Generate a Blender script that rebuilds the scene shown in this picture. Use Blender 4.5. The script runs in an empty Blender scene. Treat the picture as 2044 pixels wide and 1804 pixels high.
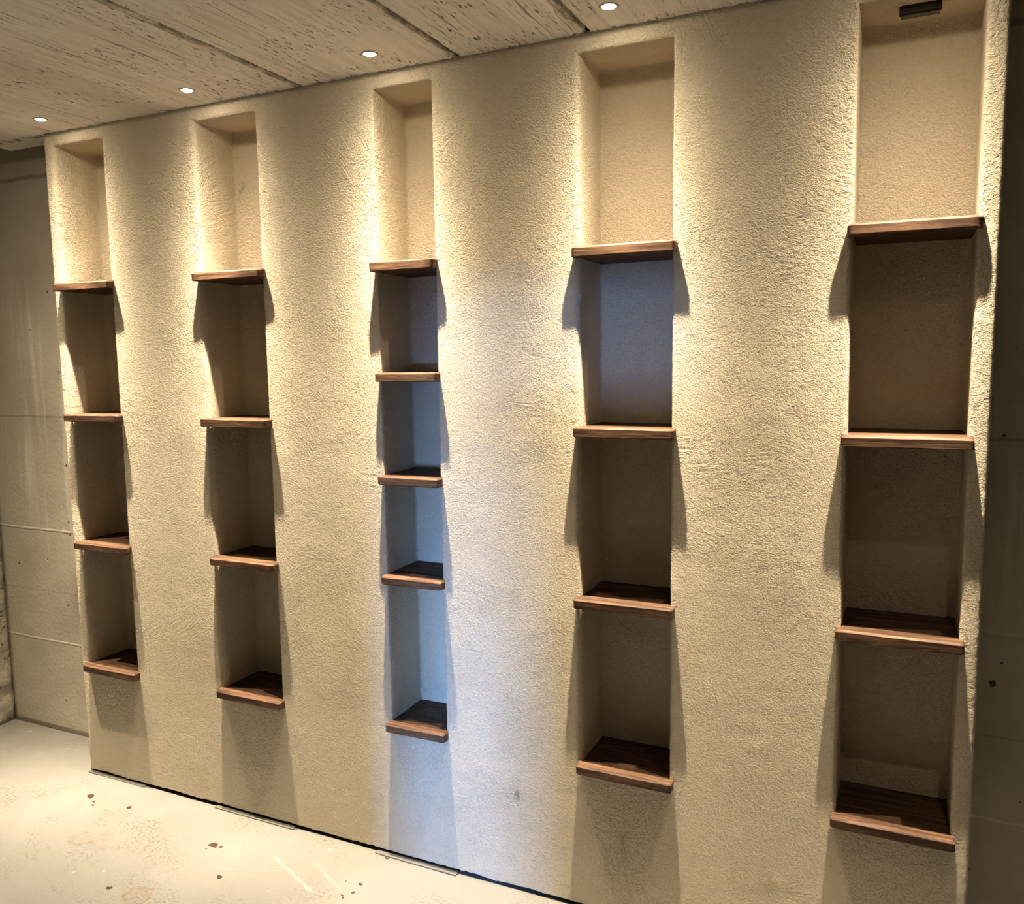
import bpy, bmesh, math, random
from mathutils import Vector, noise

random.seed(7)
SC = bpy.context.scene
COL = SC.collection

# ------------------------------------------------------------------ camera
cam_d = bpy.data.cameras.new('camera')
cam = bpy.data.objects.new('camera', cam_d)
COL.objects.link(cam)
cam.location = (2.77116, -2.11578, 1.57962)
cam.rotation_euler = (1.458727, 0.014675, 0.434746)
cam_d.sensor_fit = 'HORIZONTAL'
cam_d.sensor_width = 36.0
cam_d.lens = 36.0 * 1668.82 / 2044.0
cam_d.clip_start = 0.02
SC.camera = cam

# ------------------------------------------------------------------ colour management
SC.view_settings.view_transform = 'Standard'
SC.view_settings.look = 'None'
SC.view_settings.gamma = 1.0
SC.view_settings.use_curve_mapping = False
SC.view_settings.exposure = 0.16

# ------------------------------------------------------------------ world (a trace of grey in an otherwise closed cellar)
world = bpy.data.worlds.new('world')
SC.world = world
world.use_nodes = True
world.node_tree.nodes['Background'].inputs[0].default_value = (0.5, 0.6, 0.8, 1)
world.node_tree.nodes['Background'].inputs[1].default_value = 0.004

# ------------------------------------------------------------------ key numbers (metres)
ZC = 2.4                                   # ceiling height
XL = [-0.0087, 0.6627, 1.3551, 1.9880, 2.6571]     # niche left edges
XR = [0.2423, 0.9193, 1.5518, 2.2379, 2.9104]      # niche right edges
ZS = [[1.8697, 1.3983, 0.9205, 0.4450],
      [1.8716, 1.3936, 0.9209, 0.4516],
      [1.8623, 1.5412, 1.2327, 0.9258, 0.4552],
      [1.8653, 1.3925, 0.9225, 0.4451],
      [1.8708, 1.3891, 0.9204, 0.4445]]            # shelf tops
ZT, ZB = 2.356, 0.421                      # niche top / sill
DEP = 0.178                                # niche depth
WL, WR = -0.057, 2.953                     # ends of the plaster wall
LAMP_Y = -0.132
LAMP_X = [0.116, 0.778, 1.440, 2.115, 2.784]
YB = 0.2                                   # concrete wall behind
X_LEFT, X_RIGHT, Y_FRONT = -0.79, 4.3, -3.1

LAMP_COL = (1.0, 0.805, 0.565)
LAMP_K = 8.5                               # scales every ceiling spot

# ------------------------------------------------------------------ daylight through a door gap and an added slot in the wall behind the camera
def daylight(name, loc, aim, sx, sy, watts, spread):
    d = bpy.data.lights.new(name, 'AREA')
    d.shape = 'RECTANGLE'
    d.size, d.size_y = sx, sy
    d.energy = watts
    d.color = (0.24, 0.46, 1.0)
    d.spread = math.radians(spread)
    o = bpy.data.objects.new(name, d)
    COL.objects.link(o)
    o.location = loc
    o.rotation_euler = (Vector(aim) - Vector(loc)).to_track_quat('-Z', 'Y').to_euler()


daylight('daylight_door', (1.95, -4.5, 1.27), (1.75, 0, 0.9), 0.10, 0.77, 56.0, 70)
daylight('daylight_added', (2.80, -6.9, 1.30), (1.95, 0, 1.65), 0.22, 0.16, 6.5, 40)  # added source, brightens the upper fourth niche through the slot


# ================================================================== helpers
def link(name, me, mat=None, parent=None):
    o = bpy.data.objects.new(name, me)
    COL.objects.link(o)
    if mat:
        me.materials.append(mat)
    if parent:
        o.parent = parent
    return o


def obj(name, bm, mat=None, parent=None, smooth=False):
    me = bpy.data.meshes.new(name)
    bmesh.ops.recalc_face_normals(bm, faces=bm.faces)
    bm.to_mesh(me)
    bm.free()
    if smooth:
        for p in me.polygons:
            p.use_smooth = True
    return link(name, me, mat, parent)


def tag(o, label, cat, group=None, kind=None):
    o['label'] = label
    o['category'] = cat
    if group:
        o['group'] = group
    if kind:
        o['kind'] = kind
    return o


def struct(o):
    o['kind'] = 'structure'
    return o


def box(bm, x0, x1, y0, y1, z0, z1):
    vs = [bm.verts.new((x, y, z)) for z in (z0, z1) for y in (y0, y1) for x in (x0, x1)]
    for f in ((0, 2, 3, 1), (4, 5, 7, 6), (0, 1, 5, 4), (1, 3, 7, 5), (3, 2, 6, 7), (2, 0, 4, 6)):
        bm.faces.new([vs[i] for i in f])


class NT:
    """small node-tree writer"""
    def __init__(self, name):
        self.m = bpy.data.materials.new(name)
        self.m.use_nodes = True
        self.t = self.m.node_tree
        self.b = self.t.nodes['Principled BSDF']
        self.co = self.n('ShaderNodeTexCoord').outputs['Object']

    def n(self, kind, **kw):
        nd = self.t.nodes.new(kind)
        for k, v in kw.items():
            setattr(nd, k, v)
        return nd

    def put(self, sock, v):
        if hasattr(v, 'node'):
            self.t.links.new(v, sock)
        else:
            if isinstance(v, (tuple, list)) and len(v) == 3 and sock.type == 'RGBA':
                v = (*v, 1)
            sock.default_value = v

    def math(self, op, a, b=0.0, clamp=False):
        nd = self.n('ShaderNodeMath', operation=op, use_clamp=clamp)
        self.put(nd.inputs[0], a)
        self.put(nd.inputs[1], b)
        return nd.outputs[0]

    def vmath(self, op, a, b=(0, 0, 0)):
        nd = self.n('ShaderNodeVectorMath', operation=op)
        self.put(nd.inputs[0], a)
        if op == 'SCALE':
            self.put(nd.inputs['Scale'], b)
        else:
            self.put(nd.inputs[1], b)
        return nd.outputs['Value'] if op in ('LENGTH', 'DISTANCE', 'DOT_PRODUCT') else nd.outputs[0]

    def mapping(self, v, scale=(1, 1, 1), loc=(0, 0, 0), rot=(0, 0, 0)):
        nd = self.n('ShaderNodeMapping')
        self.put(nd.inputs[0], v)
        nd.inputs['Scale'].default_value = scale
        nd.inputs['Location'].default_value = loc
        nd.inputs['Rotation'].default_value = rot
        return nd.outputs[0]

    def noise(self, v, scale, detail=2.0, rough=0.5, dist=0.0, col=False):
        nd = self.n('ShaderNodeTexNoise')
        self.put(nd.inputs['Vector'], v)
        nd.inputs['Scale'].default_value = scale
        nd.inputs['Detail'].default_value = detail
        nd.inputs['Roughness'].default_value = rough
        nd.inputs['Distortion'].default_value = dist
        return nd.outputs['Color' if col else 'Fac']

    def ramp(self, f, stops):
        nd = self.n('ShaderNodeValToRGB')
        self.put(nd.inputs[0], f)
        el = nd.color_ramp.elements
        while len(el) < len(stops):
            el.new(0.5)
        for e, (p, c) in zip(el, stops):
            e.position = p
            e.color = (*c, 1) if isinstance(c, (tuple, list)) else (c, c, c, 1)
        return nd.outputs[0]

    def mix(self, f, a, b, mode='MIX'):
        nd = self.n('ShaderNodeMix', data_type='RGBA', blend_type=mode)
        self.put(nd.inputs[0], f)
        self.put(nd.inputs[6], a)
        self.put(nd.inputs[7], b)
        return nd.outputs[2]

    def bump(self, h, dist, strength=1.0, normal=None):
        nd = self.n('ShaderNodeBump')
        nd.inputs['Strength'].default_value = strength
        nd.inputs['Distance'].default_value = dist
        self.put(nd.inputs['Height'], h)
        if normal is not None:
            self.put(nd.inputs['Normal'], normal)
        return nd.outputs[0]

    def done(self, col=None, rough=None, normal=None, spec=0.2):
        if col is not None:
            self.put(self.b.inputs['Base Color'], col)
        if rough is not None:
            self.put(self.b.inputs['Roughness'], rough)
        if normal is not None:
            self.put(self.b.inputs['Normal'], normal)
        self.put(self.b.inputs['Specular IOR Level'], spec)
        return self.m


# ================================================================== materials
def mat_plaster():
    t = NT('lime_plaster')
    # trowel strokes: arcs around scattered centres
    warp = t.vmath('ADD', t.co, t.vmath('SCALE', t.vmath('SUBTRACT', t.noise(t.co, 2.3, 2, col=True), (.5, .5, .5)), 0.35))
    vo = t.n('ShaderNodeTexVoronoi', feature='F1')
    t.put(vo.inputs['Vector'], warp)
    vo.inputs['Scale'].default_value = 3.1
    d = t.vmath('SUBTRACT', warp, vo.outputs['Position'])
    r = t.vmath('LENGTH', d)
    sx = t.n('ShaderNodeSeparateXYZ')
    t.put(sx.inputs[0], d)
    ang = t.math('ARCTAN2', sx.outputs['Z'], sx.outputs['X'])
    cb = t.n('ShaderNodeCombineXYZ')
    t.put(cb.inputs[0], t.math('MULTIPLY', r, 105.0))
    t.put(cb.inputs[1], t.math('MULTIPLY', ang, 5.0))
    t.put(cb.inputs[2], t.math('MULTIPLY', vo.outputs['Distance'], 0.0))
    arcs = t.noise(t.vmath('ADD', cb.outputs[0], t.vmath('SCALE', vo.outputs['Color'], 40.0)), 1.0, 3, 0.6)
    arcm = t.math('MULTIPLY', t.ramp(t.noise(t.co, 4.0, 2), [(.46, 0.0), (.62, 1.0)]), 0.8)
    grain = t.noise(t.mapping(t.co, (1, 1, 1.15)), 165, 2.0, 0.6, 0.7)
    fine = t.noise(t.co, 430, 2.0, 0.6)
    g2 = t.noise(t.co, 70, 2.0, 0.5)
    h = t.math('ADD', t.math('MULTIPLY', grain, 1.0), t.math('MULTIPLY', fine, 0.40))
    h = t.math('ADD', h, t.math('MULTIPLY', g2, 0.55))
    h = t.math('ADD', h, t.math('MULTIPLY', t.math('MULTIPLY', arcs, arcm), 1.7))
    # the niche insides were rubbed smoother than the face
    sy = t.n('ShaderNodeSeparateXYZ')
    t.put(sy.inputs[0], t.co)
    smooth = t.ramp(sy.outputs['Y'], [(0.02, 1.0), (0.09, 0.60)])
    h = t.math('MULTIPLY', h, smooth)
    # pits
    pit = t.ramp(t.noise(t.co, 42, 3, 0.7), [(.74, 0.0), (.80, 1.0)])
    h = t.math('SUBTRACT', h, t.math('MULTIPLY', pit, 0.5))
    blot = t.noise(t.co, 2.2, 4, 0.6)
    col = t.mix(t.ramp(blot, [(.35, 0.0), (.7, 1.0)]), (0.71, 0.63, 0.48), (0.77, 0.70, 0.555))
    col = t.mix(t.math('MULTIPLY', t.ramp(grain, [(.25, 1.0), (.5, 0.0)]), 0.35), col, (0.52, 0.44, 0.31))
    return t.done(col, 0.92, t.bump(h, 0.0105, 1.0), 0.12)


def mat_wood(seed):
    t = NT('oiled_oak')
    oi = t.n('ShaderNodeObjectInfo')
    off = t.vmath('SCALE', (13.1, 7.7, 3.3), oi.outputs['Random'])
    p = t.vmath('ADD', t.co, off)
    base = t.noise(t.mapping(p, (3, 26, 26)), 1.6, 4, 0.6, 1.4)
    rings = t.noise(t.mapping(p, (4.5, 95, 95)), 1.0, 4, 0.65, 0.6)
    pores = t.noise(t.mapping(p, (14, 330, 330)), 1.0, 3, 0.6)
    col = t.ramp(base, [(.25, (0.055, 0.029, 0.0165)), (.5, (0.108, 0.060, 0.034)), (.75, (0.185, 0.110, 0.066))])
    col = t.mix(t.ramp(rings, [(.40, 0.85), (.56, 0.0)]), col, (0.030, 0.015, 0.009))
    col = t.mix(t.ramp(pores, [(.34, 0.7), (.48, 0.0)]), col, (0.022, 0.011, 0.006))
    h = t.math('ADD', t.math('MULTIPLY', rings, 0.6), t.math('MULTIPLY', pores, 0.5))
    return t.done(col, t.ramp(rings, [(.3, 0.68), (.7, 0.55)]), t.bump(h, 0.0012, 0.8), 0.2)


def mat_ceiling():
    t = NT('board_marked_concrete')
    grainv = t.mapping(t.co, (46, 2.6, 10))
    gr = t.noise(grainv, 1.0, 5, 0.62, 0.25)
    fine = t.noise(t.mapping(t.co, (150, 9, 20)), 1.0, 4, 0.6)
    patch = t.noise(t.mapping(t.co, (2.6, 0.9, 1)), 1.6, 4, 0.6)
    pitm = t.ramp(t.noise(t.co, 5.5, 3, 0.6), [(.44, 0.0), (.60, 1.0)])
    pit = t.ramp(t.noise(t.mapping(t.co, (130, 26, 40)), 1.0, 3, 0.6), [(.595, 0.0), (.66, 1.0)])
    pit = t.math('MULTIPLY', pit, pitm)
    streak = t.ramp(t.noise(t.mapping(t.co, (105, 3.2, 10)), 1.0, 3, 0.55), [(.62, 0.0), (.70, 1.0)])
    streak = t.math('MULTIPLY', streak, t.ramp(t.noise(t.co, 3.4, 2, 0.5), [(.45, 0.0), (.60, 1.0)]))
    dark = t.math('MAXIMUM', pit, t.math('MULTIPLY', streak, 0.75))
    col = t.mix(t.ramp(patch, [(.3, 0.0), (.7, 1.0)]), (0.72, 0.71, 0.66), (0.86, 0.85, 0.80))
    col = t.mix(t.ramp(gr, [(.30, 0.55), (.55, 0.0)]), col, (0.54, 0.51, 0.465))
    # one board strip with a smoother, greyer face
    sx = t.n('ShaderNodeSeparateXYZ')
    t.put(sx.inputs[0], t.co)
    strip = t.ramp(t.math('ADD', sx.outputs['X'], t.math('MULTIPLY', t.math('SUBTRACT', patch, .5), .05)),
                   [(.40, 0.0), (.46, 0.8), (.60, 0.8), (.615, 0.0)])
    col = t.mix(t.math('MULTIPLY', strip, 0.5), col, (0.52, 0.485, 0.45))
    # grime along the open joints
    wx = t.math('ADD', sx.outputs['X'], t.math('MULTIPLY', t.math('SUBTRACT', t.noise(t.mapping(t.co, (30, 9, 1)), 1.0, 4, .65), .5), .030))
    gm = None
    for jx, w in ((0.010, .005), (0.252, .004), (1.092, .015), (1.632, .010), (2.006, .013)):
        g = t.ramp(t.math('DIVIDE', t.math('ABSOLUTE', t.math('SUBTRACT', wx, jx)), w), [(.55, 0.85), (1.0, 0.0)])
        gm = g if gm is None else t.math('MAXIMUM', gm, g)
    gm = t.math('MULTIPLY', gm, t.ramp(t.noise(t.mapping(t.co, (60, 14, 1)), 1.0, 4, .7), [(.38, 0.15), (.58, 1.0)]))
    col = t.mix(gm, col, (0.20, 0.17, 0.14))
    # crumbly edge where the slabs meet the plaster
    ed = t.ramp(t.math('ADD', sx.outputs['Y'], t.math('MULTIPLY', t.math('SUBTRACT', t.noise(t.co, 60, 3, .7), .35), .06)), [(.0, 0.0), (.006, 1.0)])
    ed = t.math('MULTIPLY', ed, t.ramp(t.noise(t.mapping(t.co, (1, .6, 1)), 38, 3, .6), [(.5, 0.0), (.58, 1.0)]))
    ed = t.math('MULTIPLY', ed, t.ramp(t.math('ADD', sx.outputs['Y'], .5), [(.515, 1.0), (.525, 0.0)]))
    dark = t.math('MAXIMUM', dark, t.math('MULTIPLY', ed, .8))
    col = t.mix(dark, col, (0.075, 0.058, 0.045))
    h = t.math('SUBTRACT', t.math('ADD', t.math('MULTIPLY', gr, 0.8), t.math('MULTIPLY', fine, 0.4)), t.math('MULTIPLY', dark, 0.9))
    return t.done(col, 0.9, t.bump(h, 0.004, 0.9), 0.15)


def mat_concrete():
    t = NT('shuttered_concrete')
    sp = t.n('ShaderNodeSeparateXYZ')
    t.put(sp.inputs[0], t.co)
    cl = t.noise(t.co, 2.0, 5, 0.6)
    drip = t.noise(t.mapping(t.co, (16, 16, 0.9)), 1.0, 4, 0.6, 0.3)
    col = t.mix(t.ramp(cl, [(.3, 0.0), (.7, 1.0)]), (0.36, 0.33, 0.265), (0.52, 0.485, 0.405))
    # whitish lime runs, strongest about half way up
    zone = t.ramp(t.math('MULTIPLY', sp.outputs['Z'], 0.4), [(.28, 0.0), (.46, 1.0), (.70, 0.8), (.84, 0.0)])
    run = t.math('MULTIPLY', t.ramp(drip, [(.52, 0.0), (.68, 1.0)]), zone)
    col = t.mix(t.math('MULTIPLY', run, 0.75), col, (0.66, 0.635, 0.565))
    # day joints of the shutter boards
    def line(z, w, k):
        wz = t.math('ADD', sp.outputs['Z'], t.math('MULTIPLY', t.math('SUBTRACT', t.noise(t.co, 14, 3), .5), .012))
        a = t.math('ABSOLUTE', t.math('SUBTRACT', wz, z))
        return t.math('MULTIPLY', t.ramp(t.math('DIVIDE', a, w), [(.35, 1.0), (1.0, 0.0)]), k)
    pale = t.math('MAXIMUM', line(0.887, .006, .9), line(0.402, .006, .8))
    col = t.mix(t.math('MULTIPLY', pale, t.ramp(t.noise(t.co, 25, 2), [(.3, .2), (.6, 1.0)])), col, (0.56, 0.53, 0.46))
    dk = t.math('MAXIMUM', line(1.366, .006, .45), t.math('MAXIMUM', line(2.325, .012, .6), line(0.62, .004, .25)))
    col = t.mix(dk, col, (0.15, 0.135, 0.105))
    pit = t.ramp(t.noise(t.mapping(t.co, (1, 1, 1), (3.1, 0, 1.7)), 34, 2, 0.5), [(.735, 0.0), (.76, 1.0)])
    col = t.mix(pit, col, (0.07, 0.06, 0.045))
    h = t.math('ADD', t.math('MULTIPLY', t.noise(t.co, 60, 4, 0.6), 0.5), t.math('MULTIPLY', pale, 0.6))
    h = t.math('SUBTRACT', h, t.math('MULTIPLY', pit, 1.0))
    return t.done(col, 0.85, t.bump(h, 0.004, 0.8), 0.2)


def mat_rough_wall():
    t = NT('rough_render')
    cl = t.noise(t.co, 3.0, 5, 0.65)
    col = t.mix(t.ramp(cl, [(.3, 0.0), (.7, 1.0)]), (0.27, 0.25, 0.20), (0.46, 0.43, 0.36))
    n1 = t.noise(t.co, 22, 6, 0.7, 0.6)
    pit = t.ramp(t.noise(t.co, 30, 3, 0.6), [(.62, 0.0), (.72, 1.0)])
    col = t.mix(t.math('MULTIPLY', pit, .7), col, (0.09, 0.08, 0.06))
    return t.done(col, 0.95, t.bump(t.math('SUBTRACT', n1, t.math('MULTIPLY', pit, .4)), 0.02, 0.9), 0.1)


# spots on the screed: (x, y, radius x, radius y)
SPOTS = [(.1116, -.133, .017, .012), (.126, -.142, .007, .004), (.1607, -.1574, .008, .006), (.1802, -.1751, .006, .004),
         (.3125, -.1325, .010, .008), (.7644, -.1893, .018, .012), (.7957, -.188, .007, .007), (.786, -.198, .006, .003),
         (.762, -.215, .004, .003), (.9118, -.3144, .009, .009), (.6406, -.4868, .010, .008), (1.3347, -.1669, .008, .006),
         (1.3393, -.2092, .006, .006), (1.3231, -.2392, .006, .004), (1.315, -.232, .005, .003), (1.3318, -.0204, .007, .006),
         (1.2835, -.17, .004, .003)]


def mat_floor():
    t = NT('cement_screed')
    cl = t.noise(t.co, 3.2, 5, 0.6)
    col = t.mix(t.ramp(cl, [(.3, 0.0), (.7, 1.0)]), (0.154, 0.153, 0.146), (0.178, 0.180, 0.174))
    sand = t.noise(t.co, 260, 3, 0.7)
    col = t.mix(t.ramp(sand, [(.3, 0.6), (.52, 0.0)]), col, (0.13, 0.115, 0.095))
    # patches of grey speckle
    sm = t.ramp(t.noise(t.mapping(t.co, (1, 1, 1), (4.2, 1.3, 0)), 4.2, 3, 0.55), [(.50, 0.0), (.66, 1.0)])
    sk = t.ramp(t.noise(t.mapping(t.co, (1.0, 1.6, 1)), 75, 4, 0.7), [(.50, 0.0), (.62, 1.0)])
    col = t.mix(t.math('MULTIPLY', t.math('MULTIPLY', sm, sk), 0.85), col, (0.075, 0.070, 0.058))
    # darker tone towards the far left corner
    sp = t.n('ShaderNodeSeparateXYZ')
    t.put(sp.inputs[0], t.co)
    corner = t.ramp(t.math('ADD', t.math('MULTIPLY', sp.outputs['X'], -1.0), t.math('MULTIPLY', sp.outputs['Y'], 1.2)), [(.15, 0.0), (.55, .75)])
    col = t.mix(t.math('MULTIPLY', corner, t.ramp(t.noise(t.co, 9, 5, .65), [(.3, .3), (.65, 1.0)])), col, (0.13, 0.122, 0.10))
    # pale flecks and scratches
    fl = t.ramp(t.noise(t.mapping(t.co, (1, 1, 1), (9, 2, 0)), 24, 2, .5), [(.70, 0.0), (.75, 1.0)])
    col = t.mix(t.math('MULTIPLY', fl, .8), col, (0.25, 0.247, 0.235))
    wob = t.vmath('SCALE', t.vmath('SUBTRACT', t.noise(t.co, 45, 2, col=True), (.5, .5, .5)), 0.016)
    pw = t.vmath('ADD', t.co, wob)
    # two scrape marks
    for (x0, y0, x1, y1, w, k) in ((.985, -.155, 1.235, -.262, .007, .7), (1.12, -.125, 1.30, -.215, .006, .4), (.86, -.285, 1.10, -.20, .003, .35)):
        dx, dy = x1 - x0, y1 - y0
        L = math.hypot(dx, dy)
        ux, uy = dx / L, dy / L
        a = t.vmath('DOT_PRODUCT', t.vmath('SUBTRACT', pw, (x0, y0, 0)), (ux, uy, 0))
        b = t.vmath('DOT_PRODUCT', t.vmath('SUBTRACT', pw, (x0, y0, 0)), (-uy, ux, 0))
        m = t.math('MULTIPLY', t.ramp(t.math('DIVIDE', t.math('ABSOLUTE', b), w), [(.4, 1.0), (1.0, 0.0)]),
                   t.ramp(t.math('DIVIDE', t.math('ABSOLUTE', t.math('SUBTRACT', a, L / 2)), L / 2), [(.8, 1.0), (1.0, 0.0)]))
        col = t.mix(t.math('MULTIPLY', m, k), col, (0.255, 0.252, 0.24))
    # rust-coloured water marks
    for (x, y, rx, ry, k) in ((.33, -.335, .05, .045, .55), (.40, -.30, .035, .02, .4), (.18, -.125, .09, .035, .3), (.20, -.19, .1, .03, .25), (.42, -.335, .05, .03, .3), (.752, -.477, .05, .04, .8)):
        q = t.vmath('MULTIPLY', t.vmath('SUBTRACT', t.vmath('ADD', pw, t.vmath('SCALE', wob, 2.0)), (x, y, 0)), (1 / rx, 1 / ry, 0))
        e = t.vmath('LENGTH', q)
        ring = t.ramp(e, [(.0, .35), (.6, .3), (.85, 1.0), (1.1, 0.0)])
        col = t.mix(t.math('MULTIPLY', t.math('MULTIPLY', ring, k), t.ramp(t.noise(t.co, 40, 3), [(.35, .2), (.6, 1.0)])), col, (0.125, 0.088, 0.055))
    # dried brown splashes
    m = None
    for (x, y, rx, ry) in SPOTS:
        e = t.vmath('LENGTH', t.vmath('MULTIPLY', t.vmath('SUBTRACT', pw, (x, y, 0)), (1 / rx, 1 / ry, 0)))
        m = e if m is None else t.math('MINIMUM', m, e)
    sp_ = t.ramp(m, [(.90, 1.0), (1.0, 0.0)])
    col = t.mix(sp_, col, (0.036, 0.021, 0.0115))
    h = t.math('ADD', t.math('MULTIPLY', sand, .5), t.math('MULTIPLY', t.noise(t.co, 40, 3), .8))
    return t.done(col, 0.8, t.bump(h, 0.0016, 0.7), 0.25)


def mat_plain(name, col, rough, spec=0.3, metal=0.0):
    t = NT(name)
    n = t.noise(t.co, 90, 3, .6)
    c = t.mix(t.ramp(n, [(.3, .35), (.7, 0.0)]), col, tuple(v * .6 for v in col))
    t.b.inputs['Metallic'].default_value = metal
    return t.done(c, rough, t.bump(n, 0.001, .5), spec)


def mat_lens():
    t = NT('led_lens')
    t.b.inputs['Emission Color'].default_value = (1.0, 0.93, 0.80, 1)
    t.b.inputs['Emission Strength'].default_value = 40.0
    return t.done((.9, .9, .88), .3)


M_PLASTER, M_WOOD, M_CEIL = mat_plaster(), mat_wood(0), mat_ceiling()
M_CONC, M_ROUGH, M_FLOOR = mat_concrete(), mat_rough_wall(), mat_floor()
M_DARK = mat_plain('low_bounce_concrete', (0.12, 0.11, 0.09), .9)  # unseen walls kept dark to cut the bounced light
M_METAL = mat_plain('brushed_ring', (0.42, 0.37, 0.30), .45, .4, .3)
M_LENS = mat_lens()
M_BLACK = mat_plain('black_rubber', (0.022, 0.020, 0.019), .6)
M_FOAM = mat_plain('grey_foam_face', (0.13, 0.12, 0.105), .9)
M_STRIP = mat_plain('grey_edge_foam', (0.13, 0.13, 0.115), .7)


# ================================================================== plaster wall with five niches
def fbm(p, s, o=3):
    return noise.fractal(p * s, 1.0, 2.0, o)


def rng(a, b, step):
    n = max(1, round(abs(b - a) / step))
    return [a + (b - a) * i / n for i in range(n)]


def plaster_wall():
    ST = 0.0085
    u = []                                    # (x, depth allowed, side y or None)
    u += [(WL, None, YB - 0.01 - (YB - 0.02) * i / 14) for i in range(14)]
    re = 0.010
    for i in range(5):
        a = math.pi / 2 * i / 4
        u.append((WL + re - re * math.cos(a), None, re - re * math.sin(a)))
    cur = WL + re
    rl = [.017, .017, .004, .015, .010]
    rr = [.006, .006, .004, .006, .009]
    for n in range(5):
        xl, xr = XL[n], XR[n]
        u += [(x, 0.0, None) for x in rng(cur, xl - rl[n], ST)]
        for i in range(6):
            a = math.pi / 2 * i / 6
            u.append((xl - rl[n] + rl[n] * math.sin(a), rl[n] - rl[n] * math.cos(a), None))
        u += [(xl, d, None) for d in rng(rl[n], DEP, 0.010)]
        u += [(x, DEP, None) for x in rng(xl, xr, 0.010)]
        u += [(xr, d, None) for d in rng(DEP, rr[n], 0.010)]
        for i in range(6):
            a = math.pi / 2 * (1 - i / 6)
            u.append((xr + rr[n] - rr[n] * math.sin(a), rr[n] - rr[n] * math.cos(a), None))
        cur = xr + rr[n]
    u += [(x, 0.0, None) for x in rng(cur, WR - re, ST * .8)]
    for i in range(5):
        a = math.pi / 2 * i / 4
        u.append((WR - re + re * math.sin(a), None, re - re * math.cos(a)))
    u += [(WR, None, re + (YB - 0.01 - re) * (i + 1) / 14) for i in range(14)]

    v = []                                    # (z, depth allowed)
    rb, rt = 0.003, 0.009
    v += [(z, 0.0) for z in rng(0.014, ZB - rb, ST)]
    v += [(ZB, d) for d in rng(rb, DEP, 0.03)]
    v += [(z, DEP) for z in rng(ZB, ZT, ST)]
    v += [(ZT, d) for d in rng(DEP, rt, 0.010)]
    for i in range(6):
        a = math.pi / 2 * (1 - i / 6)
        v.append((ZT + rt - rt * math.sin(a), rt - rt * math.cos(a)))
    v += [(z, 0.0) for z in rng(ZT + rt, ZC + 0.004, ST)]
    v.append((ZC + 0.004, 0.0))

    verts, faces = [], []
    nu = len(u)
    for z, dz in v:
        for x, dx, sy in u:
            y = sy if sy is not None else min(dx, dz)
            verts.append((x, y, z))
    for j in range(len(v) - 1):
        for i in range(nu - 1):
            a = j * nu + i
            faces.append((a, a + 1, a + nu + 1, a + nu))
    me = bpy.data.meshes.new('wall_back')
    me.from_pydata(verts, [], faces)
    bm = bmesh.new()
    bm.from_mesh(me)
    bmesh.ops.remove_doubles(bm, verts=bm.verts, dist=2e-4)
    bmesh.ops.dissolve_degenerate(bm, edges=bm.edges, dist=1e-5)
    bm.normal_update()
    # make sure the face looks into the room
    f0 = max((f for f in bm.faces if abs(f.normal.y) > .9), key=lambda f: f.calc_area())
    if f0.normal.y > 0:
        bmesh.ops.reverse_faces(bm, faces=bm.faces)
        bm.normal_update()
    mv = []
    for w in bm.verts:
        p = w.co
        inner = p.y > 0.05 and WL + .02 < p.x < WR - .02
        big = fbm(p, 2.2, 2) * 0.0011
        mid = fbm(p + Vector((9, 3, 5)), 34, 3) * (0.0003 if inner else 0.0004)
        fin = noise.noise(p * 110) * (0.0011 if (p.x < WL + .012 or p.x > WR - .012) else 0.0)
        mv.append(w.normal * (big + mid + fin))
    for w, d in zip(bm.verts, mv):
        w.co += d
        if w.co.z < 0.05:                     # ragged lower hem over the joint
            k = 1 - max(0, w.co.z - .014) / .036
            w.co.z += k * (0.004 * fbm(Vector((w.co.x, 0, 0)), 9, 2) + 0.003 * noise.noise(Vector((w.co.x * 70, 0, 0))))
    bm.to_mesh(me)
    bm.free()
    for p in me.polygons:
        p.use_smooth = True
    o = link('wall_back', me, M_PLASTER)
    return struct(o)


plaster_wall()


# ================================================================== concrete shell
def grid_wall(name, P0, du, dv, nu, nv, amp, scale, mat):
    """a gently uneven slab face with a thickness behind it"""
    bm = bmesh.new()
    P0, du, dv = Vector(P0), Vector(du), Vector(dv)
    nrm = du.cross(dv).normalized()
    g = []
    for j in range(nv + 1):
        row = []
        for i in range(nu + 1):
            p = P0 + du * (i / nu) + dv * (j / nv)
            edge = i in (0, nu) or j in (0, nv)
            row.append(bm.verts.new(p + nrm * (0 if edge else fbm(p, scale, 3) * amp)))
        g.append(row)
    for j in range(nv):
        for i in range(nu):
            bm.faces.new((g[j][i], g[j][i + 1], g[j + 1][i + 1], g[j + 1][i]))
    back = [bm.verts.new(p.co - nrm * 0.12) for p in (g[0][0], g[0][-1], g[-1][-1], g[-1][0])]
    bm.faces.new(back[::-1])
    rims = [[g[0][i] for i in range(nu + 1)], [g[j][-1] for j in range(nv + 1)],
            [g[-1][i] for i in range(nu, -1, -1)], [g[j][0] for j in range(nv, -1, -1)]]
    for k, r in enumerate(rims):
        bm.faces.new([back[k]] + r + [back[(k + 1) % 4]]) if False else bm.faces.new(r[::-1] + [back[k], back[(k + 1) % 4]])
    o = obj(name, bm, mat, smooth=False)
    for p in o.data.polygons:
        p.use_smooth = len(p.vertices) == 4 and p.area < 0.05
    return struct(o)


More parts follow.
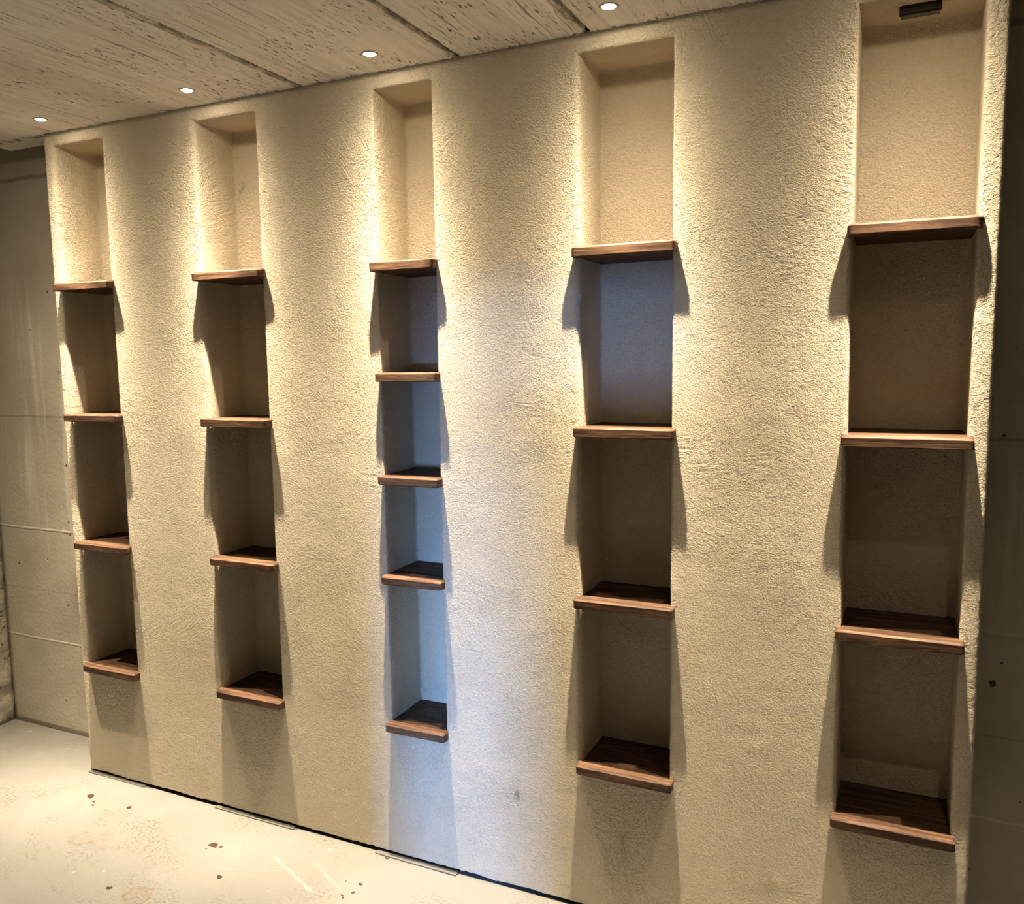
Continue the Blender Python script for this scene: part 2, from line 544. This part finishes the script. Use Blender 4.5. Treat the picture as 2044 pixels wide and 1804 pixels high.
HT = 2.72
grid_wall('wall_rear', (X_LEFT, YB, 0), (X_RIGHT - X_LEFT, 0, 0), (0, 0, HT), 200, 110, 0.0016, 7, M_CONC)
grid_wall('wall_left', (X_LEFT, Y_FRONT, 0), (0, YB - Y_FRONT, 0), (0, 0, HT), 220, 150, 0.011, 14, M_ROUGH)
grid_wall('wall_right', (X_RIGHT, YB, 0), (0, Y_FRONT - YB, 0), (0, 0, HT), 40, 30, 0.003, 6, M_DARK)


def floor():
    bm = bmesh.new()
    nx, ny = 200, 140
    g = []
    for j in range(ny + 1):
        row = []
        for i in range(nx + 1):
            p = Vector((X_LEFT + (X_RIGHT - X_LEFT) * i / nx, Y_FRONT + (YB - Y_FRONT) * j / ny, 0))
            p.z = fbm(p, 3.0, 3) * 0.0014
            row.append(bm.verts.new(p))
        g.append(row)
    for j in range(ny):
        for i in range(nx):
            bm.faces.new((g[j][i], g[j][i + 1], g[j + 1][i + 1], g[j + 1][i]))
    return struct(obj('floor', bm, M_FLOOR, smooth=True))


floor()


def front_wall():
    """wall behind the camera: a door gap outlined to shape the daylight, plus an added slot for more"""
    bm = bmesh.new()
    door = [(1.766, 0.0), (2.043, 0.0), (2.028, 0.3), (1.916, 0.62), (1.906, 1.2), (1.766, 1.2)]  # outline shaped to cut the daylight band on the plaster
    light_slot = [(2.095, 1.394), (2.53, 1.394), (2.53, 1.575), (2.095, 1.575)]  # added opening, puts daylight into the fourth niche
    y0, y1 = Y_FRONT, Y_FRONT - 0.12
    dv, hv, ov = [], [], []
    for y in (y0, y1):
        d = [bm.verts.new((x, y, z)) for x, z in door]
        h = [bm.verts.new((x, y, z)) for x, z in light_slot]
        o = [bm.verts.new((x, y, z)) for x, z in ((X_LEFT, 0), (X_RIGHT, 0), (X_RIGHT, HT), (X_LEFT, HT))]
        bm.faces.new((o[0], d[0], d[5], o[3]))
        bm.faces.new((d[5], d[4], h[0], h[3], o[3]))
        bm.faces.new((d[1], o[1], h[1], h[0], d[4], d[3], d[2]))
        bm.faces.new((h[1], o[1], o[2], h[2]))
        bm.faces.new((h[3], h[2], o[2], o[3]))
        dv.append(d)
        hv.append(h)
    for i in range(1, 6):
        a, b = i, (i + 1) % 6
        bm.faces.new((dv[0][a], dv[0][b], dv[1][b], dv[1][a]))
    for i in range(4):
        b = (i + 1) % 4
        bm.faces.new((hv[0][i], hv[0][b], hv[1][b], hv[1][i]))
    struct(obj('wall_front', bm, M_DARK))
    # added unseen partition, keeps the door daylight out of the slot
    bm = bmesh.new()
    box(bm, 2.072, 2.112, Y_FRONT - 1.9, Y_FRONT - 0.121, 0.0, HT)
    struct(obj('wall_blocker', bm, M_DARK))


front_wall()


def ceiling():
    """precast slabs with open joints; the field stops short of the walls at the left end"""
    x0, x1 = -0.375, X_RIGHT
    y0, y1 = Y_FRONT, 0.098
    joints = [(0.010, .007, .010), (0.252, .004, .006), (1.103, .009, .03), (1.640, .011, .03), (2.016, .013, .03), (2.62, .011, .016), (3.2, .011, .016), (3.8, .011, .016)]
    prof = [(x0, ZC + .16), (x0, ZC + .004), (x0 + .004, ZC)]
    cur = x0 + .004
    for jx, w, d in joints:
        st = 0.014 if jx < 2.1 else 0.08
        prof += [(x, ZC) for x in rng(cur, jx - w / 2 - .003, st)]
        prof += [(jx - w / 2 - .003, ZC), (jx - w / 2, ZC + .003), (jx - w / 2 + .0015, ZC + d), (jx + w / 2 - .0015, ZC + d), (jx + w / 2, ZC + .002), (jx + w / 2 + .002, ZC)]
        cur = jx + w / 2 + .002
    prof += [(x, ZC) for x in rng(cur, x1, 0.08)] + [(x1, ZC)]
    ys = rng(y0, -1.0, 0.07) + rng(-1.0, y1, 0.012) + [y1]
    bm = bmesh.new()
    rows = []
    for y in ys:
        row = []
        for x, z in prof:
            p = Vector((x, y, z))
            near = min(abs(x - j[0]) for j in joints)
            q = p.copy()
            if near < .02:
                q.x += 0.0022 * noise.noise(Vector((x * 3, y * 40, 1))) + 0.002 * noise.noise(Vector((round(x, 1) * 7, y * 9, 4)))
                if z <= ZC + .0035:
                    q.z += max(0, noise.noise(Vector((x * 90, y * 55, 3)))) * 0.004
            if z <= ZC + .0001:
                q.z += fbm(Vector((x * 3, y, 0)), 3, 3) * .0012
            row.append(bm.verts.new(q))
        rows.append(row)
    for j in range(len(rows) - 1):
        for i in range(len(prof) - 1):
            bm.faces.new((rows[j][i], rows[j + 1][i], rows[j + 1][i + 1], rows[j][i + 1]))
    # rear end face and top
    last, first = rows[-1], rows[0]
    up = [bm.verts.new((v.co.x, y1, ZC + .16)) for v in last]
    for i in range(len(prof) - 1):
        try:
            bm.faces.new((last[i], up[i], up[i + 1], last[i + 1]))
        except ValueError:
            pass
    # dark deck above, closing the void over the slab edge
    box(bm, X_LEFT - .1, X_RIGHT + .1, Y_FRONT - .12, YB + .12, HT, HT + .1)
    me = bpy.data.meshes.new('ceiling')
    bm.to_mesh(me)
    bm.free()
    for p in me.polygons:
        p.use_smooth = True
    o = link('ceiling', me, M_CEIL)
    me.set_sharp_from_angle(angle=math.radians(35))
    return struct(o)


ceiling()


# ================================================================== shelves
ORD5 = ['top', 'second', 'third', 'fourth', 'bottom']
ORD4 = ['top', 'second', 'third', 'bottom']
NICHE = ['leftmost niche', 'second niche from the left', 'narrow middle niche', 'fourth niche from the left', 'rightmost niche']
#          protrusion left, right  (m)
PROT = {(0, 0): (.035, .030), (1, 0): (.037, .028), (2, 0): (.041, .030), (3, 0): (.034, .030), (4, 0): (.035, .030)}
#          plan radius of the front corners left, right
CORN = {(0, 0): (.005, .005), (0, 1): (.006, .016), (0, 2): (.012, .010), (0, 3): (.012, .010), (1, 0): (.008, .012), (1, 1): (.005, .012),
        (1, 2): (.012, .012), (1, 3): (.012, .008), (2, 0): (.008, .010), (4, 0): (.012, .022), (4, 3): (.008, .008), (3, 3): (.012, .006)}
LOOK = {(0, 0): 'with a warm lit front edge', (4, 0): 'with a striped front and rounded right end', (0, 1): 'with a slanted right end',
        (4, 1): 'with curved grain marks on its front', (4, 2): 'with pale nicks along its upper edge', (3, 0): 'lit orange along its front',
        (2, 0): 'with a split grain front edge', (1, 0): 'lit orange brown along its front', (4, 3): 'with a black unlit top'}


def shelf(n, s):
    rnd = random.Random(100 * n + s)
    xl, xr = XL[n] + .0015, XR[n] - .0015
    e = .0078 if n == 2 else .0125
    el, er = e + rnd.uniform(-.001, .001), e + rnd.uniform(-.001, .001)
    pl, pr = PROT.get((n, s), (.031 + rnd.uniform(-.001, .001), .030 + rnd.uniform(-.001, .001)))
    rl, rr = CORN.get((n, s), (rnd.uniform(.004, .010), rnd.uniform(.004, .010)))
    t = .0268
    zt = ZS[n][s]
    cx = (xl + xr) / 2
    # plan outline, anticlockwise from the rear left; origin at the plank's base centre
    pts = [(xl, DEP - .004), (xl, 0.0015), (xl - el, 0.0015)]
    XA, XB = xl - el, xr + er

    def fy(x):
        return -(pl + (pr - pl) * (x - XA) / (XB - XA))
    for i in range(5):
        a = math.pi / 2 * i / 4
        pts.append((XA + rl - rl * math.cos(a), fy(XA) + rl - rl * math.sin(a)))
    m = 14
    for i in range(1, m):
        x = XA + rl + (XB - rr - XA - rl) * i / m
        pts.append((x, fy(x) + 0.0012 * noise.noise(Vector((x * 22, n * 5.1, s * 3.7)))))
    for i in range(5):
        a = math.pi / 2 * i / 4
        pts.append((XB - rr + rr * math.sin(a), fy(XB) + rr - rr * math.cos(a)))
    pts += [(XB, 0.0015), (xr, 0.0015), (xr, DEP - .004)]
    # rounded edge profile: (inset, height); only the nosing is eased
    c1 = rnd.uniform(.0028, .0056)
    c2 = rnd.uniform(.0015, .0032)
    prof = [(c2, 0), (0, c2), (0, t * .5), (0, t - c1), (c1 * 1.2, t)]
    bm = bmesh.new()
    N = len(pts)
    rings = []
    for ins, h in prof:
        ring = []
        for k, (x, y) in enumerate(pts):
            px, py = x, y
            if y < 0.0:                       # pull towards the plank's middle
                py = y + ins
                wx = ins * max(0, 1 - (x - XA) / .03) - ins * max(0, 1 - (XB - x) / .03)
                px = x + wx
            z = h + (0.0007 * noise.noise(Vector((x * 30, h * 60, n * 7 + s))) if y < 0 else 0)
            ring.append(bm.verts.new((px - cx, py, z)))
        rings.append(ring)
    for a, b in zip(rings[:-1], rings[1:]):
        for k in range(N):
            bm.faces.new((a[k], a[(k + 1) % N], b[(k + 1) % N], b[k]))
    bm.faces.new(rings[0][::-1])
    bm.faces.new(rings[-1])
    o = obj('wall_shelf', bm, M_WOOD, smooth=True)
    o.data.set_sharp_from_angle(angle=math.radians(28))
    o.location = (cx, 0, zt - t)
    o.rotation_euler = (rnd.uniform(-.004, .004), rnd.uniform(-.003, .003), 0)
    ordn = (ORD5 if n == 2 else ORD4)[s]
    lk = LOOK.get((n, s), '')
    lab = f'{ordn} brown shelf in the {NICHE[n]} {lk}'.strip()
    tag(o, lab, 'shelf', f'brown wooden shelves in the {NICHE[n]}')
    return o


for n in range(5):
    for s in range(len(ZS[n])):
        shelf(n, s)


# ================================================================== ceiling spotlights
def lathe(bm, prof, seg=28):
    rings = []
    for r, z in prof:
        rings.append([bm.verts.new((r * math.cos(2 * math.pi * k / seg), r * math.sin(2 * math.pi * k / seg), z)) for k in range(seg)])
    for a, b in zip(rings[:-1], rings[1:]):
        for k in range(seg):
            bm.faces.new((a[k], a[(k + 1) % seg], b[(k + 1) % seg], b[k]))
    return rings


def lamp_light(name, wide, k):
    """narrow LED spot: strong core, soft shoulder, faint spill (a lamp's own light distribution)"""
    d = bpy.data.lights.new(name, 'POINT')
    d.energy = 1.0
    d.color = LAMP_COL
    d.shadow_soft_size = 0.009
    d.use_nodes = True
    nt = d.node_tree
    em = nt.nodes['Emission']
    g = nt.nodes.new('ShaderNodeNewGeometry')
    sp = nt.nodes.new('ShaderNodeSeparateXYZ')
    nt.links.new(g.outputs['Incoming'], sp.inputs[0])

    def mth(op, a, b=0.0, clamp=False):
        nd = nt.nodes.new('ShaderNodeMath')
        nd.operation = op
        nd.use_clamp = clamp
        for s, v in zip(nd.inputs, (a, b)):
            if hasattr(v, 'node'):
                nt.links.new(v, s)
            else:
                s.default_value = v
        return nd.outputs[0]
    c = mth('MULTIPLY', sp.outputs['Z'], -1.0)          # cosine from straight down
    uu = mth('SUBTRACT', 1.0, c)
    tot = None
    for amp, kk in wide:
        tm = mth('MULTIPLY', mth('EXPONENT', mth('MULTIPLY', uu, -kk)), amp)
        tot = tm if tot is None else mth('ADD', tot, tm)
    tot = mth('MULTIPLY', tot, mth('GREATER_THAN', c, 0.0))
    nt.links.new(mth('MULTIPLY', tot, k), em.inputs['Strength'])
    return d


BEAM = [(4.1, 28.0), (0.78, 8.0), (0.034, 1.5), (3.0, 110.0)]


def spotlight(x, y, label, k=1.0, beam=BEAM):
    r = bpy.data.objects.new('ceiling_spotlight', None)
    COL.objects.link(r)
    r.location = (x, y, ZC)
    r.empty_display_size = .03
    tag(r, label, 'spotlight', 'small round spotlights in the ceiling')
    bm = bmesh.new()
    lathe(bm, [(.0165, .010), (.0165, -.0005), (.0180, -.0022), (.0215, -.0022), (.0235, -.0010), (.0240, .004)])
    obj('trim_ring', bm, M_METAL, r, True)
    bm = bmesh.new()
    rg = lathe(bm, [(.0164, .0020), (.0152, -.0018), (.0115, -.0042), (.0050, -.0055)])
    bm.faces.new(rg[-1])
    ln = obj('lens', bm, M_LENS, r, True)
    ln['label'] = 'glowing white lens'
    L = lamp_light('spot_beam', beam, k * LAMP_K * 12.0)
    lo = bpy.data.objects.new('spot_beam', L)
    COL.objects.link(lo)
    lo.location = (x, y, ZC - .0075)
    return r


where = ['above the leftmost niche', 'above the second niche from the left', 'above the narrow middle niche',
         'above the fourth niche from the left', 'above the rightmost niche']
for n in range(5):
    spotlight(LAMP_X[n], LAMP_Y, f'small glowing round ceiling spotlight {where[n]}', [1.02, 1.05, 1.0, 1.0, 0.86][n])
# further spots out in the room, two of them added for bounce light, above or beside the frame
spotlight(3.01, -0.84, 'small ceiling spotlight out in the room in front of the rightmost niche', 0.26)
NARROW = [(4.6, 28.0)]  # for two added lamps that light the unseen floor so it bounces
spotlight(2.35, -1.75, 'added unseen ceiling spotlight far out in the room on the right', 1.5, NARROW)
spotlight(0.95, -1.75, 'added unseen ceiling spotlight far out in the room on the left', 1.5, NARROW)
spotlight(-0.30, -0.29, 'small ceiling spotlight near the left end of the plaster wall', 0.85)


# ================================================================== small black block under the ceiling of the rightmost niche
def block():
    r = bpy.data.objects.new('cable_block', None)
    COL.objects.link(r)
    r.location = (2.781, .085, 2.3555)
    tag(r, 'small black rough block fixed to the ceiling of the rightmost niche', 'block')
    bm = bmesh.new()
    box(bm, -.043, .043, -.022, .022, -.012, .003)
    bmesh.ops.bevel(bm, geom=bm.edges[:], offset=.003, segments=2, affect='EDGES')
    bmesh.ops.subdivide_edges(bm, edges=[e for e in bm.edges if e.calc_length() > .02], cuts=8, use_grid_fill=True)
    for v in bm.verts:
        v.co += Vector((noise.noise(v.co * 160), noise.noise(v.co * 150 + Vector((5, 0, 0))), noise.noise(v.co * 170 + Vector((0, 7, 0))) * .4)) * .0014
    obj('body', bm, M_BLACK, r, True)
    bm = bmesh.new()
    box(bm, -.039, .040, -.002, .021, -.0150, -.0125)
    bmesh.ops.subdivide_edges(bm, edges=[e for e in bm.edges if e.calc_length() > .02], cuts=10, use_grid_fill=True)
    for v in bm.verts:
        v.co += Vector((noise.noise(v.co * 190), noise.noise(v.co * 180), noise.noise(v.co * 220))) * .0015
    p = obj('pad', bm, M_FOAM, r, True)
    p['label'] = 'rough grey underside'


block()


# ================================================================== strips of edge foam lying in the floor joint
def strip(x0, x1, y0, y1, label):
    bm = bmesh.new()
    n = max(6, int((x1 - x0) / .02))
    cx = (x0 + x1) / 2
    bot, top = [], []
    for i in range(n + 1):
        x = x0 + (x1 - x0) * i / n
        ya = y0 + .0012 * noise.noise(Vector((x * 20, 3, 0)))
        a = [(x - cx, ya, .0006), (x - cx, y1, .0006)]
        b = [(x - cx, ya + .0008, .0030), (x - cx, y1, .0034)]
        bot.append([bm.verts.new(p) for p in a])
        top.append([bm.verts.new(p) for p in b])
    for i in range(n):
        bm.faces.new((top[i][0], top[i + 1][0], top[i + 1][1], top[i][1]))
        bm.faces.new((bot[i][0], bot[i][1], bot[i + 1][1], bot[i + 1][0]))
        bm.faces.new((bot[i][0], bot[i + 1][0], top[i + 1][0], top[i][0]))
        bm.faces.new((bot[i][1], top[i][1], top[i + 1][1], bot[i + 1][1]))
    for k in (0, n):
        bm.faces.new((bot[k][0], top[k][0], top[k][1], bot[k][1]))
    o = obj('edge_strip', bm, M_STRIP)
    o.location = (cx, 0, .0012)
    tag(o, label, 'strip', 'grey foam strips in the joint under the plaster wall')


strip(-.050, .245, -.012, .006, 'thin grey foam strip on the floor under the left end of the plaster wall')
strip(.600, .950, -.014, .006, 'thin grey foam strip on the floor below the second niche')
strip(1.285, 1.580, -.016, .006, 'thin grey foam strip on the floor below the narrow middle niche')
